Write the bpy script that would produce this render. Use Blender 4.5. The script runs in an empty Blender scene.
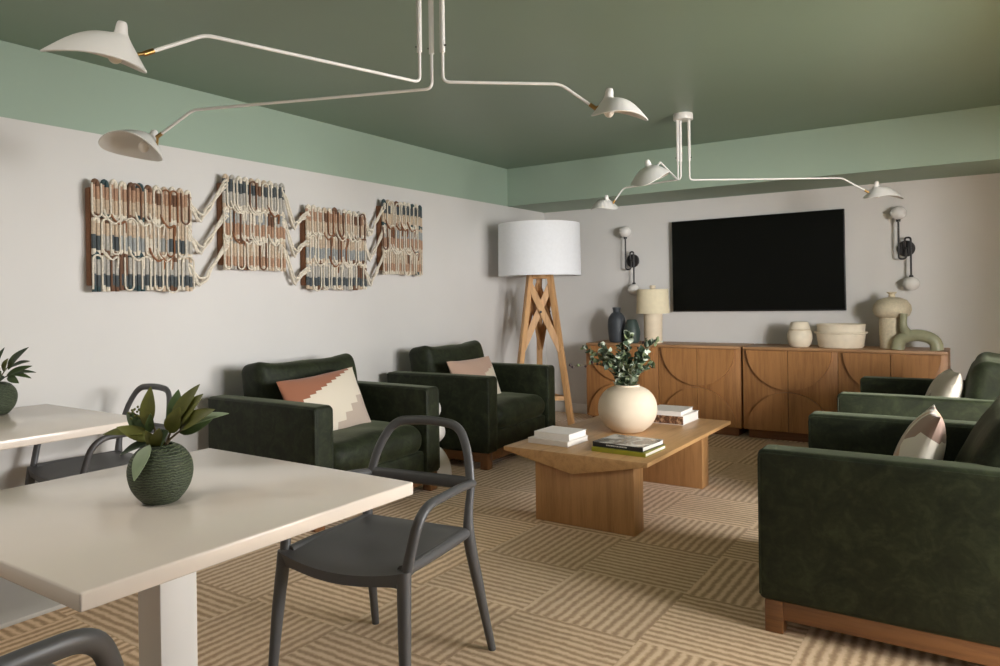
import bpy, bmesh, math, random
from mathutils import Vector, Matrix
V = Vector
R_ = math.radians
PI = math.pi
random.seed(7)
S = bpy.context.scene
COL = S.collection

# ------------------------------------------------------------------ materials
def lin(c):
    def f(v):
        v /= 255.0
        return v / 12.92 if v <= 0.04045 else ((v + 0.055) / 1.055) ** 2.4
    return (f(c[0]), f(c[1]), f(c[2]), 1.0)

class NT:
    """small node-tree helper"""
    def __init__(self, name):
        self.m = bpy.data.materials.new(name)
        self.m.use_nodes = True
        self.t = self.m.node_tree
        self.b = self.t.nodes['Principled BSDF']
    def n(self, typ, **kw):
        nd = self.t.nodes.new(typ)
        for k, v in kw.items():
            setattr(nd, k, v)
        return nd
    def l(self, a, b):
        self.t.links.new(a, b)
    def put(self, sock, v):
        if hasattr(v, 'links') or isinstance(v, bpy.types.NodeSocket):
            self.l(v, sock)
        else:
            sock.default_value = v
    def math(self, op, a, b=0.0, c=None):
        nd = self.n('ShaderNodeMath', operation=op)
        self.put(nd.inputs[0], a); self.put(nd.inputs[1], b)
        if c is not None: self.put(nd.inputs[2], c)
        return nd.outputs[0]
    def mix(self, fac, a, b):
        nd = self.n('ShaderNodeMix', data_type='RGBA')
        self.put(nd.inputs['Factor'], fac)
        self.put(nd.inputs[6], a); self.put(nd.inputs[7], b)
        return nd.outputs[2]
    def coord(self, kind='Object'):
        return self.n('ShaderNodeTexCoord').outputs[kind]
    def mapped(self, scale=(1, 1, 1), kind='Object', rot=(0, 0, 0), loc=(0, 0, 0)):
        mp = self.n('ShaderNodeMapping')
        mp.inputs['Scale'].default_value = scale
        mp.inputs['Rotation'].default_value = rot
        mp.inputs['Location'].default_value = loc
        self.l(self.coord(kind), mp.inputs['Vector'])
        return mp.outputs[0]
    def noise(self, vec, scale=5, detail=3, rough=0.5, dist=0):
        nd = self.n('ShaderNodeTexNoise')
        self.l(vec, nd.inputs['Vector'])
        nd.inputs['Scale'].default_value = scale
        nd.inputs['Detail'].default_value = detail
        nd.inputs['Roughness'].default_value = rough
        nd.inputs['Distortion'].default_value = dist
        return nd.outputs[0]
    def ramp(self, fac, stops):
        nd = self.n('ShaderNodeValToRGB')
        el = nd.color_ramp.elements
        while len(el) < len(stops): el.new(0.5)
        for e, (p, c) in zip(el, stops):
            e.position = p; e.color = c
        self.l(fac, nd.inputs[0])
        return nd.outputs[0]
    def bump(self, h, strength=0.2, dist=0.01):
        nd = self.n('ShaderNodeBump')
        nd.inputs['Strength'].default_value = strength
        nd.inputs['Distance'].default_value = dist
        self.l(h, nd.inputs['Height'])
        self.l(nd.outputs[0], self.b.inputs['Normal'])
    def base(self, v): self.put(self.b.inputs['Base Color'], v)
    def set(self, **kw):
        for k, v in kw.items():
            self.b.inputs[k.replace('_', ' ')].default_value = v
        return self

def plain(name, rgb, rough=0.5, var=0.06, scale=12, bump=0.0, bscale=200, bdist=0.002, **kw):
    t = NT(name)
    c = lin(rgb)
    v = t.mapped()
    f = t.noise(v, scale, 3)
    lo = tuple(x * (1 - var) for x in c[:3]) + (1,)
    hi = tuple(min(1, x * (1 + var)) for x in c[:3]) + (1,)
    t.base(t.ramp(f, [(0.3, lo), (0.7, hi)]))
    t.set(Roughness=rough, **kw)
    if bump:
        t.bump(t.noise(v, bscale, 2), bump, bdist)
    return t.m

def wood(name, light, dark, axis='z', scale=1.0, rough=0.45):
    t = NT(name)
    sc = {'x': (0.9, 14, 14), 'y': (14, 0.9, 14), 'z': (14, 14, 0.9)}[axis]
    v = t.mapped(tuple(s * scale for s in sc))
    n1 = t.noise(v, 1.6, 5, 0.6, 0.4)
    v2 = t.mapped(tuple(s * scale * 4 for s in sc))
    n2 = t.noise(v2, 2.5, 3, 0.7)
    f = t.math('ADD', t.math('MULTIPLY', n1, 0.72), t.math('MULTIPLY', n2, 0.28))
    t.base(t.ramp(f, [(0.32, lin(dark)), (0.52, lin(light)), (0.7, tuple(min(1, x * 1.12) for x in lin(light)[:3]) + (1,))]))
    t.set(Roughness=rough)
    t.bump(n2, 0.08, 0.002)
    return t.m

def velvet():
    t = NT('green_velvet')
    v = t.mapped()
    n1 = t.noise(v, 11, 5, 0.62, 1.0)
    n2 = t.noise(v, 60, 3, 0.6)
    f = t.math('ADD', t.math('MULTIPLY', n1, 0.75), t.math('MULTIPLY', n2, 0.25))
    t.base(t.ramp(f, [(0.34, lin((24, 27, 16))), (0.5, lin((34, 39, 23))), (0.66, lin((48, 54, 34)))]))
    t.set(Roughness=0.62, Sheen_Weight=0.28, Sheen_Roughness=0.38)
    t.b.inputs['Sheen Tint'].default_value = lin((158, 165, 135))
    t.b.inputs['Specular IOR Level'].default_value = 0.25
    t.bump(f, 0.25, 0.01)
    return t.m

def carpet():
    t = NT('carpet_tiles')
    sep = t.n('ShaderNodeSeparateXYZ')
    co = t.coord('Object')
    t.l(co, sep.inputs[0])
    X = t.math('DIVIDE', t.math('ADD', sep.outputs[0], 1.56 + 10), 0.5)
    Y = t.math('DIVIDE', t.math('ADD', sep.outputs[1], -2.46 + 10), 0.5)
    ix = t.math('FLOOR', X); iy = t.math('FLOOR', Y)
    par = t.math('MODULO', t.math('ADD', ix, iy), 2.0)
    mp = t.mapped((1, 1, 1))
    wob = t.noise(mp, 9, 3, 0.6)
    wob2 = t.noise(mp, 45, 2, 0.6)
    w = t.math('ADD', t.math('MULTIPLY', t.math('SUBTRACT', wob, 0.5), 0.045), t.math('MULTIPLY', t.math('SUBTRACT', wob2, 0.5), 0.03))
    sx = t.math('ADD', t.math('FRACT', X), w)
    sy = t.math('ADD', t.math('FRACT', Y), w)
    s = t.math('ADD', t.math('MULTIPLY', sx, t.math('SUBTRACT', 1.0, par)), t.math('MULTIPLY', sy, par))
    n = t.math('ADD', t.math('MULTIPLY', t.math('SUBTRACT', 1.0, par), 12.0), t.math('MULTIPLY', par, 13.0))
    wv = t.math('ADD', t.math('SINE', t.math('MULTIPLY', t.math('MULTIPLY', s, n), 2 * PI)), t.math('MULTIPLY', t.math('SUBTRACT', t.noise(mp, 26, 3, 0.7), 0.42), 1.5))
    g = t.math('MULTIPLY_ADD', wv, 0.5, 0.5)
    fib = t.noise(mp, 230, 3, 0.7)
    f = t.math('ADD', t.math('MULTIPLY', g, 0.62), t.math('MULTIPLY', fib, 0.42))
    wn = t.n('ShaderNodeTexWhiteNoise', noise_dimensions='2D')
    cb = t.n('ShaderNodeCombineXYZ')
    t.l(ix, cb.inputs[0]); t.l(iy, cb.inputs[1]); t.l(cb.outputs[0], wn.inputs['Vector'])
    col = t.ramp(f, [(0.20, lin((172, 135, 97))), (0.50, lin((204, 169, 129))), (0.80, lin((232, 202, 164)))])
    tint = t.math('MULTIPLY_ADD', wn.outputs[0], 0.16, 0.92)
    hsv = t.n('ShaderNodeHueSaturation')
    t.l(col, hsv.inputs['Color']); t.l(tint, hsv.inputs['Value'])
    t.base(hsv.outputs[0])
    t.set(Roughness=0.95, Sheen_Weight=0.2)
    t.b.inputs['Specular IOR Level'].default_value = 0.1
    t.bump(f, 0.35, 0.004)
    return t.m

M = {}
M['velvet'] = velvet()
M['carpet'] = carpet()
M['wall'] = plain('warm_white_paint', (214, 210, 205), 0.75, 0.012, 3, 0.04, 160)
M['green'] = plain('sage_green_paint', (155, 173, 154), 0.62, 0.012, 3, 0.03, 160)
M['ceil'] = plain('sage_green_paint_shaded', (126, 144, 125), 0.42, 0.015, 3, 0.03, 120)  # same green as the band; the ceiling's dimmer light is put into the colour
M['trim'] = plain('white_trim_paint', (222, 218, 212), 0.4, 0.01)
M['oak'] = wood('honey_oak_vertical', (168, 118, 70), (134, 88, 50), 'z')
M['oakx'] = wood('honey_oak_horizontal', (172, 130, 90), (140, 100, 64), 'x')
M['table_oak'] = wood('light_oak_lengthwise', (196, 152, 102), (168, 124, 78), 'y', 1.0, 0.38)
M['table_oakz'] = wood('light_oak_upright', (184, 138, 90), (156, 112, 68), 'z', 1.0, 0.45)
M['lamp_wood'] = wood('lamp_pine', (206, 160, 110), (174, 126, 80), 'z')
M['base_wood'] = wood('walnut_base', (126, 85, 50), (92, 58, 34), 'x', 1.0, 0.4)
M['plinth'] = wood('plinth_oak', (134, 88, 54), (104, 66, 38), 'x')
M['white_top'] = plain('white_laminate', (232, 219, 206), 0.16, 0.01, 2)
M['white_metal'] = plain('white_powder_coat', (206, 203, 198), 0.4, 0.01)
M['fixture'] = plain('ivory_enamel', (224, 220, 214), 0.35, 0.01)
M['brass'] = plain('brass', (170, 136, 84), 0.3, 0.03, Metallic=1.0)
M['black'] = plain('black_screw', (25, 24, 22), 0.4)
M['iron'] = plain('blackened_steel', (42, 39, 38), 0.4, 0.1)
M['tv'] = plain('screen_glass', (12, 13, 10), 0.35, 0.0)
M['tv'].node_tree.nodes['Principled BSDF'].inputs['Specular IOR Level'].default_value = 0.12
M['tvb'] = plain('screen_bezel', (16, 16, 15), 0.4, 0.0)
M['globe'] = plain('opal_glass', (226, 221, 215), 0.25, 0.01)
M['bulb'] = plain('frosted_bulb', (236, 226, 212), 0.3, 0.0)
M['plastic'] = plain('grey_plastic', (79, 78, 78), 0.42, 0.03, 20, 0.03, 300)
M['lshade'] = plain('white_linen_shade', (240, 240, 242), 0.85, 0.02, 40, 0.12, 350)
M['cream_shade'] = plain('cream_shade', (222, 208, 176), 0.8, 0.03, 30, 0.1, 300)
M['cream_cer'] = plain('cream_stoneware', (220, 203, 176), 0.6, 0.05, 14, 0.06, 90)
M['bowl_cer'] = plain('pale_stoneware', (226, 212, 188), 0.55, 0.06, 18, 0.06, 80)
M['mush_cer'] = plain('speckled_cream_stoneware', (204, 190, 162), 0.65, 0.10, 60, 0.08, 90)
M['sage_cer'] = plain('sage_glaze', (150, 148, 118), 0.4, 0.14, 14, 0.05, 40)
M['slate_cer'] = plain('charcoal_stoneware', (56, 60, 64), 0.55, 0.12, 20, 0.1, 60)
M['pine_cer'] = plain('dark_green_stoneware', (58, 70, 64), 0.5, 0.12, 20, 0.1, 60)
M['paper'] = plain('page_block', (238, 232, 224), 0.8, 0.03, 60)
M['bk_white'] = plain('white_cover', (233, 226, 219), 0.4, 0.02)
M['bk_grey'] = plain('pale_cover', (222, 212, 203), 0.4, 0.03)
M['bk_lime'] = plain('lime_cover', (150, 146, 40), 0.45, 0.08)
M['bobbin'] = plain('white_glaze', (226, 221, 213), 0.4, 0.02)
M['stem'] = plain('brown_stem', (98, 84, 58), 0.7, 0.1)
M['leafA'] = plain('olive_leaf', (100, 102, 44), 0.42, 0.22, 25)
M['leafB'] = plain('green_leaf', (72, 90, 50), 0.42, 0.2, 25)
M['leafC'] = plain('pale_leaf', (146, 162, 128), 0.5, 0.12, 25)
M['leafD'] = plain('deep_leaf', (52, 68, 44), 0.45, 0.25, 30)
M['eucA'] = plain('eucalyptus_dark', (58, 74, 54), 0.5, 0.25, 40)
M['eucB'] = plain('eucalyptus_mid', (112, 124, 88), 0.5, 0.2, 40)
M['eucC'] = plain('eucalyptus_silver', (190, 198, 178), 0.5, 0.12, 40)
M['berry'] = plain('dark_berry', (60, 42, 46), 0.4, 0.1)

def ribbed_green():
    t = NT('ribbed_green_ceramic')
    v = t.mapped((1, 1, 1))
    wv = t.n('ShaderNodeTexWave', wave_type='BANDS', bands_direction='Z')
    t.l(v, wv.inputs['Vector'])
    wv.inputs['Scale'].default_value = 46
    wv.inputs['Distortion'].default_value = 6.0
    wv.inputs['Detail'].default_value = 3
    wv.inputs['Detail Scale'].default_value = 2.0
    n = t.noise(v, 90, 3)
    f = t.math('ADD', t.math('MULTIPLY', wv.outputs['Fac'], 0.6), t.math('MULTIPLY', n, 0.4))
    t.base(t.ramp(f, [(0.25, lin((44, 51, 35))), (0.75, lin((79, 88, 63)))]))
    t.set(Roughness=0.6)
    t.bump(f, 0.6, 0.006)
    return t.m
M['ribbed'] = ribbed_green()

def vase_matte():
    t = NT('sand_matte_ceramic')
    v = t.mapped()
    f = t.noise(v, 4, 3)
    t.base(t.ramp(f, [(0.3, lin((212, 194, 170))), (0.7, lin((226, 210, 187)))]))
    t.set(Roughness=0.7)
    t.bump(t.noise(t.mapped((4, 4, 60)), 3, 2), 0.05, 0.004)
    return t.m
M['vase'] = vase_matte()

def book_photo():
    t = NT('photographic_cover')
    v = t.mapped()
    n = t.noise(v, 6.5, 5, 0.55, 0.8)
    t.base(t.ramp(n, [(0.40, lin((40, 42, 42))), (0.5, lin((128, 128, 124))), (0.6, lin((214, 212, 208)))]))
    t.set(Roughness=0.25)
    return t.m
M['bk_photo'] = book_photo()
def book_brown():
    t = NT('brown_speckled_spine')
    v = t.mapped((1, 1, 1))
    n = t.noise(v, 55, 4, 0.7)
    t.base(t.ramp(n, [(0.42, lin((84, 54, 36))), (0.52, lin((122, 84, 58))), (0.62, lin((196, 160, 126)))]))
    t.set(Roughness=0.5)
    return t.m
M['bk_brown'] = book_brown()
M['bk_black'] = plain('black_cover', (34, 33, 33), 0.4, 0.05)

def pillow_blocks(name, c1, c2, c3, k=1.0):
    """stepped colour blocks woven across the cushion: local x = width, z = height"""
    t = NT(name)
    sp = t.n('ShaderNodeSeparateXYZ')
    t.l(t.coord('Object'), sp.inputs[0])
    u = t.math('SNAP', sp.outputs[0], 0.052)
    d1 = t.math('ADD', sp.outputs[2], t.math('MULTIPLY', u, -0.30))
    top = t.math('GREATER_THAN', d1, 0.112 * k)
    u2 = t.math('SNAP', sp.outputs[0], 0.07)
    d2 = t.math('ADD', t.math('SNAP', sp.outputs[2], 0.045), t.math('MULTIPLY', u2, -0.72))
    low = t.math('LESS_THAN', d2, -0.155 * k)
    c = t.mix(low, lin(c2), lin(c3))
    c = t.mix(top, c, lin(c1))
    t.base(c)
    t.set(Roughness=0.9, Sheen_Weight=0.2)
    wv = t.n('ShaderNodeTexWave', wave_type='BANDS', bands_direction='Z')
    t.l(t.coord('Object'), wv.inputs['Vector'])
    wv.inputs['Scale'].default_value = 110
    wv.inputs['Distortion'].default_value = 2
    t.bump(wv.outputs['Fac'], 0.25, 0.004)
    return t.m
M['pil1'] = pillow_blocks('woven_terracotta_cream', (152, 97, 70), (218, 206, 186), (184, 166, 150))
M['pil2'] = pillow_blocks('woven_blush_cream', (196, 162, 142), (200, 168, 148), (224, 212, 190), 0.2)
def patchwork(name, a, b, c, off=(0, 0, 0)):
    t = NT(name)
    v = t.mapped((1, 1, 1), rot=(0.3, 0.5, 0.4), loc=off)
    vo = t.n('ShaderNodeTexVoronoi', feature='F1')
    t.l(v, vo.inputs['Vector']); vo.inputs['Scale'].default_value = 7.5
    sp = t.n('ShaderNodeSeparateColor'); t.l(vo.outputs['Color'], sp.inputs[0])
    t.base(t.ramp(sp.outputs[0], [(0.0, lin(a)), (0.55, lin(a)), (0.6, lin(b)), (0.78, lin(b)), (0.82, lin(c))]))
    t.set(Roughness=0.9, Sheen_Weight=0.2)
    t.bump(t.noise(t.mapped(), 150, 2), 0.2, 0.003)
    return t.m
M['pil3'] = patchwork('cream_patch_weave', (226, 216, 200), (150, 122, 108), (196, 160, 130), (0.31, 0.17, 0.4))
M['pil4'] = patchwork('oat_patch_weave', (196, 186, 170), (150, 136, 122), (214, 205, 192))

def yarn(name, rgb, var=0.15):
    t = NT(name)
    v = t.mapped()
    c = lin(rgb)
    f = t.noise(v, 70, 3, 0.6)
    t.base(t.ramp(f, [(0.3, tuple(x * (1 - var) for x in c[:3]) + (1,)), (0.7, tuple(min(1, x * (1 + var)) for x in c[:3]) + (1,))]))
    t.set(Roughness=0.9, Sheen_Weight=0.15)
    wv = t.n('ShaderNodeTexWave', wave_type='BANDS', bands_direction='Z')
    t.l(v, wv.inputs['Vector']); wv.inputs['Scale'].default_value = 70
    wv.inputs['Distortion'].default_value = 1.5
    t.bump(wv.outputs['Fac'], 0.5, 0.004)
    return t.m
Y = dict(tan=yarn('tan_yarn', (186, 148, 120)), beige=yarn('beige_yarn', (208, 186, 160)), grey=yarn('grey_yarn', (188, 182, 172)),
         slate=yarn('slate_yarn', (80, 86, 88)), cream=yarn('cream_cord', (232, 221, 202)), rust=yarn('rust_yarn', (140, 92, 58)),
         blue=yarn('pale_blue_yarn', (164, 166, 164)), dark=yarn('brown_yarn', (118, 84, 62)), teal=yarn('teal_yarn', (56, 78, 80)))

# ------------------------------------------------------------------ mesh building
class MB:
    def __init__(self):
        self.bm = bmesh.new()
    def _merge(self, tmp, mat, M4=None):
        if M4 is not None: tmp.transform(M4)
        for f in tmp.faces: f.material_index = mat
        me = bpy.data.meshes.new('tmp'); tmp.to_mesh(me); tmp.free()
        self.bm.from_mesh(me); bpy.data.meshes.remove(me)
    def box(self, lo, hi, bev=0.0, seg=2, mat=0, M4=None):
        t = bmesh.new()
        bmesh.ops.create_cube(t, size=1.0)
        lo, hi = V(lo), V(hi)
        for v in t.verts:
            v.co = V([(lo[i] + hi[i]) / 2 + v.co[i] * (hi[i] - lo[i]) for i in range(3)])
        if bev > 0:
            bmesh.ops.bevel(t, geom=list(t.edges), offset=bev, segments=seg, profile=0.5, affect='EDGES')
        self._merge(t, mat, M4)
        return self
    def prism(self, poly, a0, a1, axis='y', mat=0, bev=0.0, M4=None):
        """extrude a 2-D polygon (in the other two axes) along an axis"""
        t = bmesh.new()
        def P(p, a):
            return {'y': V((p[0], a, p[1])), 'x': V((a, p[0], p[1])), 'z': V((p[0], p[1], a))}[axis]
        A = [t.verts.new(P(p, a0)) for p in poly]; B = [t.verts.new(P(p, a1)) for p in poly]
        n = len(poly)
        t.faces.new(A[::-1]); t.faces.new(B)
        for i in range(n): t.faces.new((A[i], A[(i + 1) % n], B[(i + 1) % n], B[i]))
        bmesh.ops.recalc_face_normals(t, faces=t.faces)
        if bev > 0: bmesh.ops.bevel(t, geom=list(t.edges), offset=bev, segments=2, profile=0.5, affect='EDGES')
        self._merge(t, mat, M4)
        return self
    def lathe(self, prof, seg=40, c=(0, 0, 0), mat=0, M4=None, sx=1.0, sy=1.0):
        t = bmesh.new(); rings = []
        for r, z in prof:
            if r < 1e-5: rings.append([t.verts.new((c[0], c[1], c[2] + z))])
            else: rings.append([t.verts.new((c[0] + r * sx * math.cos(2 * PI * i / seg), c[1] + r * sy * math.sin(2 * PI * i / seg), c[2] + z)) for i in range(seg)])
        for a, b in zip(rings, rings[1:]):
            for i in range(seg):
                j = (i + 1) % seg
                if len(a) == 1 and len(b) == 1: break
                if len(a) == 1: t.faces.new((a[0], b[i], b[j]))
                elif len(b) == 1: t.faces.new((a[i], b[0], a[j]))
                else: t.faces.new((a[i], b[i], b[j], a[j]))
        bmesh.ops.recalc_face_normals(t, faces=t.faces)
        self._merge(t, mat, M4)
        return self
    def tube(self, pts, r, seg=10, mat=0, up=None, flat=(1, 1), cap=True, mats=None):
        """sweep an ellipse along pts; r scalar or list"""
        bm = self.bm; pts = [V(p) for p in pts]; n = len(pts)
        rr = r if isinstance(r, (list, tuple)) else [r] * n
        tan = []
        for i in range(n):
            d = pts[min(i + 1, n - 1)] - pts[max(i - 1, 0)]
            tan.append(d.normalized() if d.length > 1e-9 else V((0, 0, 1)))
        u = V(up) if up else (V((0, 0, 1)) if abs(tan[0].z) < 0.9 else V((1, 0, 0)))
        rings = []
        for i in range(n):
            if up: u = V(up)
            u = (u - tan[i] * u.dot(tan[i]))
            if u.length < 1e-6: u = tan[i].orthogonal()
            u.normalize(); w = tan[i].cross(u)
            rings.append([bm.verts.new(pts[i] + rr[i] * (flat[0] * math.cos(2 * PI * k / seg) * w + flat[1] * math.sin(2 * PI * k / seg) * u)) for k in range(seg)])
        for i in range(n - 1):
            a, b = rings[i], rings[i + 1]
            for k in range(seg):
                f = bm.faces.new((a[k], a[(k + 1) % seg], b[(k + 1) % seg], b[k]))
                f.material_index = mats[i] if mats else mat
        if cap:
            for ring, mi in ((rings[0][::-1], 0), (rings[-1], -1)):
                f = bm.faces.new(ring); f.material_index = mats[mi] if mats else mat
        return self
    def ball(self, c, r, seg=20, mat=0, s=(1, 1, 1)):
        t = bmesh.new()
        bmesh.ops.create_uvsphere(t, u_segments=seg, v_segments=max(6, seg // 2), radius=r)
        for v in t.verts: v.co = V((v.co.x * s[0], v.co.y * s[1], v.co.z * s[2])) + V(c)
        self._merge(t, mat)
        return self
    def rcube(self, half, r, k=8, puff=(0, 0, 0), mat=0, M4=None, wr=0.0, seed=0, ear=0.0):
        """rounded, softly inflated block"""
        from mathutils import noise as mn
        t = bmesh.new()
        def axis(h):
            inner = h - r
            e = [h - r + r * s for s in (0.25, 0.5, 0.75, 1.0)]
            m = [-inner + 2 * inner * i / k for i in range(k + 1)]
            return [-x for x in e[::-1]] + m + e
        ax = [axis(h) for h in half]
        def shape(p):
            q = V([max(-(half[i] - r), min(half[i] - r, p[i])) for i in range(3)])
            d = V(p) - q
            if d.length > 1e-9: o = q + d.normalized() * min(r, max(abs(d[0]), abs(d[1]), abs(d[2])))
            else: o = V(p)
            un = [o[i] / half[i] for i in range(3)]
            g = [max(0, 1 - x * x) for x in un]
            o = V((o.x + puff[0] * un[0] * math.sqrt(g[1] * g[2]), o.y + puff[1] * un[1] * math.sqrt(g[0] * g[2]), o.z + puff[2] * un[2] * math.sqrt(g[0] * g[1])))
            if ear: o.z += ear * (abs(un[0]) ** 4 - 0.35) * (1 if o.z > 0 else 0) * max(0, un[2])
            if wr: o += mn.noise_vector(o * 5.0 + V((seed, seed * 2, 0))) * wr
            return o
        cache = {}
        def vert(p):
            key = tuple(round(x, 6) for x in p)
            if key not in cache: cache[key] = t.verts.new(shape(p))
            return cache[key]
        for a in range(3):
            b, c = (a + 1) % 3, (a + 2) % 3
            for s in (-1, 1):
                for i in range(len(ax[b]) - 1):
                    for j in range(len(ax[c]) - 1):
                        q = []
                        for (x, y) in ((i, j), (i + 1, j), (i + 1, j + 1), (i, j + 1)):
                            p = [0, 0, 0]; p[a] = s * half[a]; p[b] = ax[b][x]; p[c] = ax[c][y]; q.append(vert(p))
                        try: t.faces.new(q if s > 0 else q[::-1])
                        except ValueError: pass
        self._merge(t, mat, M4)
        return self
    def pillow(self, a, b, th, n=22, pinch=0.07, mat=0, M4=None, wr=0.006, seed=0, p=2.4):
        """knife-edge cushion with pointed corners, lying in local XZ, thickness along Y"""
        from mathutils import noise as mn
        t = bmesh.new(); g = {}
        def f(u, v, s):
            x = a * u * (1 - pinch * (1 - v * v)); z = b * v * (1 - pinch * (1 - u * u))
            h = th * (max(0, 1 - abs(u) ** p) * max(0, 1 - abs(v) ** p)) ** 0.55
            o = V((x, s * h, z))
            if h > 1e-6: o += mn.noise_vector(o * 7 + V((seed, 0, seed))) * wr
            return o
        for s in (-1, 1):
            for i in range(n + 1):
                for j in range(n + 1):
                    if s > 0 and (i in (0, n) or j in (0, n)): g[s, i, j] = g[-1, i, j]; continue
                    uu = math.sin((2 * i / n - 1) * PI / 2); vv = math.sin((2 * j / n - 1) * PI / 2)
                    g[s, i, j] = t.verts.new(f(uu, vv, s))
            for i in range(n):
                for j in range(n):
                    q = [g[s, i, j], g[s, i + 1, j], g[s, i + 1, j + 1], g[s, i, j + 1]]
                    try: t.faces.new(q if s < 0 else q[::-1])
                    except ValueError: pass
        self._merge(t, mat, M4)
        return self
    def leaf(self, base, tip, width, nrm, droop=0.0, mat=0, n=7, blunt=1.0):
        """leaf blade from base to tip, folded a little along its midrib"""
        bm = self.bm; base, tip = V(base), V(tip)
        d = tip - base; L = d.length; d.normalize()
        nrm = V(nrm); nrm = (nrm - d * nrm.dot(d))
        if nrm.length < 1e-5: nrm = d.orthogonal()
        nrm.normalize(); side = d.cross(nrm)
        rows = []
        for i in range(n + 1):
            s = i / n
            w = width / 2 * (math.sin(PI * min(1, s ** 0.8)) ** blunt if 0 < s < 1 else 0.0) + 0.0006
            c = base + d * L * s + nrm * (droop * L * math.sin(PI * s))
            th = nrm * 0.0006
            rows.append([bm.verts.new(c - side * w + nrm * w * 0.25 + th), bm.verts.new(c + th), bm.verts.new(c + side * w + nrm * w * 0.25 + th),
                         bm.verts.new(c + side * w + nrm * w * 0.25 - th), bm.verts.new(c - th), bm.verts.new(c - side * w + nrm * w * 0.25 - th)])
        for a, b in zip(rows, rows[1:]):
            for k in range(6):
                f = bm.faces.new((a[k], a[(k + 1) % 6], b[(k + 1) % 6], b[k])); f.material_index = mat
        return self
    def build(self, name, mats, parent=None, loc=None, rot=None, smooth=40):
        me = bpy.data.meshes.new(name)
        self.bm.normal_update()
        self.bm.to_mesh(me); self.bm.free()
        o = bpy.data.objects.new(name, me); COL.objects.link(o)
        for m in (mats if isinstance(mats, (list, tuple)) else [mats]): me.materials.append(m)
        for p in me.polygons: p.use_smooth = True
        me.set_sharp_from_angle(angle=math.radians(smooth))
        if parent: o.parent = parent
        if loc is not None: o.location = loc
        if rot is not None: o.rotation_euler = rot
        return o

def smooth_prof(prof, n=4):
    """round off a lathe profile, keeping its first and last flat steps"""
    out = [prof[0]]
    P = prof
    for i in range(len(P) - 1):
        p0, p1, p2, p3 = P[max(i - 1, 0)], P[i], P[i + 1], P[min(i + 2, len(P) - 1)]
        d = math.hypot(p2[0] - p1[0], p2[1] - p1[1])
        if d < 0.02: out.append(p2); continue
        sc = lambda a, b: min(1.0, d / max(1e-6, math.hypot(a[0] - b[0], a[1] - b[1]) * 0.5))
        m1 = [(p2[k] - p0[k]) * 0.5 * sc(p2, p0) for k in (0, 1)]; m2 = [(p3[k] - p1[k]) * 0.5 * sc(p3, p1) for k in (0, 1)]
        for q in range(1, n + 1):
            t = q / n
            h = [(2*t**3-3*t*t+1) * p1[k] + (t**3-2*t*t+t) * m1[k] + (-2*t**3+3*t*t) * p2[k] + (t**3-t*t) * m2[k] for k in (0, 1)]
            out.append((max(0.0, h[0]), h[1]))
    return out

def smooth_path(pts, n=6):
    """Catmull-Rom through pts"""
    P = [V(p) for p in pts]; out = []
    for i in range(len(P) - 1):
        p0, p1, p2, p3 = P[max(i - 1, 0)], P[i], P[i + 1], P[min(i + 2, len(P) - 1)]
        for k in range(n):
            t = k / n
            out.append(0.5 * ((2 * p1) + (p2 - p0) * t + (2 * p0 - 5 * p1 + 4 * p2 - p3) * t * t + (3 * p1 - p0 - 3 * p2 + p3) * t ** 3))
    return out + [P[-1]]

def fillet(pts, r, n=5):
    """polyline with rounded corners"""
    P = [V(p) for p in pts]; out = [P[0]]
    for i in range(1, len(P) - 1):
        a = (P[i - 1] - P[i]); b = (P[i + 1] - P[i])
        rr = min(r, a.length * 0.45, b.length * 0.45)
        A = P[i] + a.normalized() * rr; B = P[i] + b.normalized() * rr
        for k in range(n + 1):
            t = k / n
            out.append((1 - t) ** 2 * A + 2 * t * (1 - t) * P[i] + t * t * B)
    return out + [P[-1]]

def tag(o, label, cat, group=None):
    o['label'] = label; o['category'] = cat
    if group: o['group'] = group
    return o

def thing(name, label, cat, loc=(0, 0, 0), rotz=0.0, group=None):
    o = bpy.data.objects.new(name, None); COL.objects.link(o)
    o.empty_display_size = 0.1
    o.location = loc; o.rotation_euler = (0, 0, rotz)
    return tag(o, label, cat, group)

def dup(root, loc, rotz, label, group=None):
    r = root.copy(); COL.objects.link(r); r.location = loc; r.rotation_euler = (0, 0, rotz)
    r['label'] = label
    if group: r['group'] = group
    for ch in list(root.children):
        c = ch.copy(); COL.objects.link(c); c.parent = r
        for g in list(ch.children):
            d = g.copy(); COL.objects.link(d); d.parent = c
    return r

def struct(name, mb, mats, **kw):
    o = mb.build(name, mats, **kw); o['kind'] = 'structure'; return o

# ------------------------------------------------------------------ room
EW = (600, 170, 225)
XL, XR, YB, YF = -4.038, 1.15, 6.969, -2.6
ZC, ZG, YS = 2.557, 2.178, 6.230
T = 0.15
struct('floor', MB().box((XL - T, YF - T, -0.1), (3.3, YB + T, 0.0)), M['carpet'])
struct('ceiling', MB().box((XL - T, YF - T, ZC), (3.3, YB + T, ZC + 0.1)), M['ceil'])
# left wall: white below a painted sage band
struct('wall_left', MB().box((XL - T, YF - T, -0.1), (XL, YB + T, ZG)).box((XL - T, YF - T, ZG), (XL, YB + T, ZC + 0.1), mat=1), [M['wall'], M['green']])
struct('wall_back', MB().box((XL - T, YB, -0.1), (XR + T, YB + T, ZC + 0.1)), M['wall'])
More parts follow.
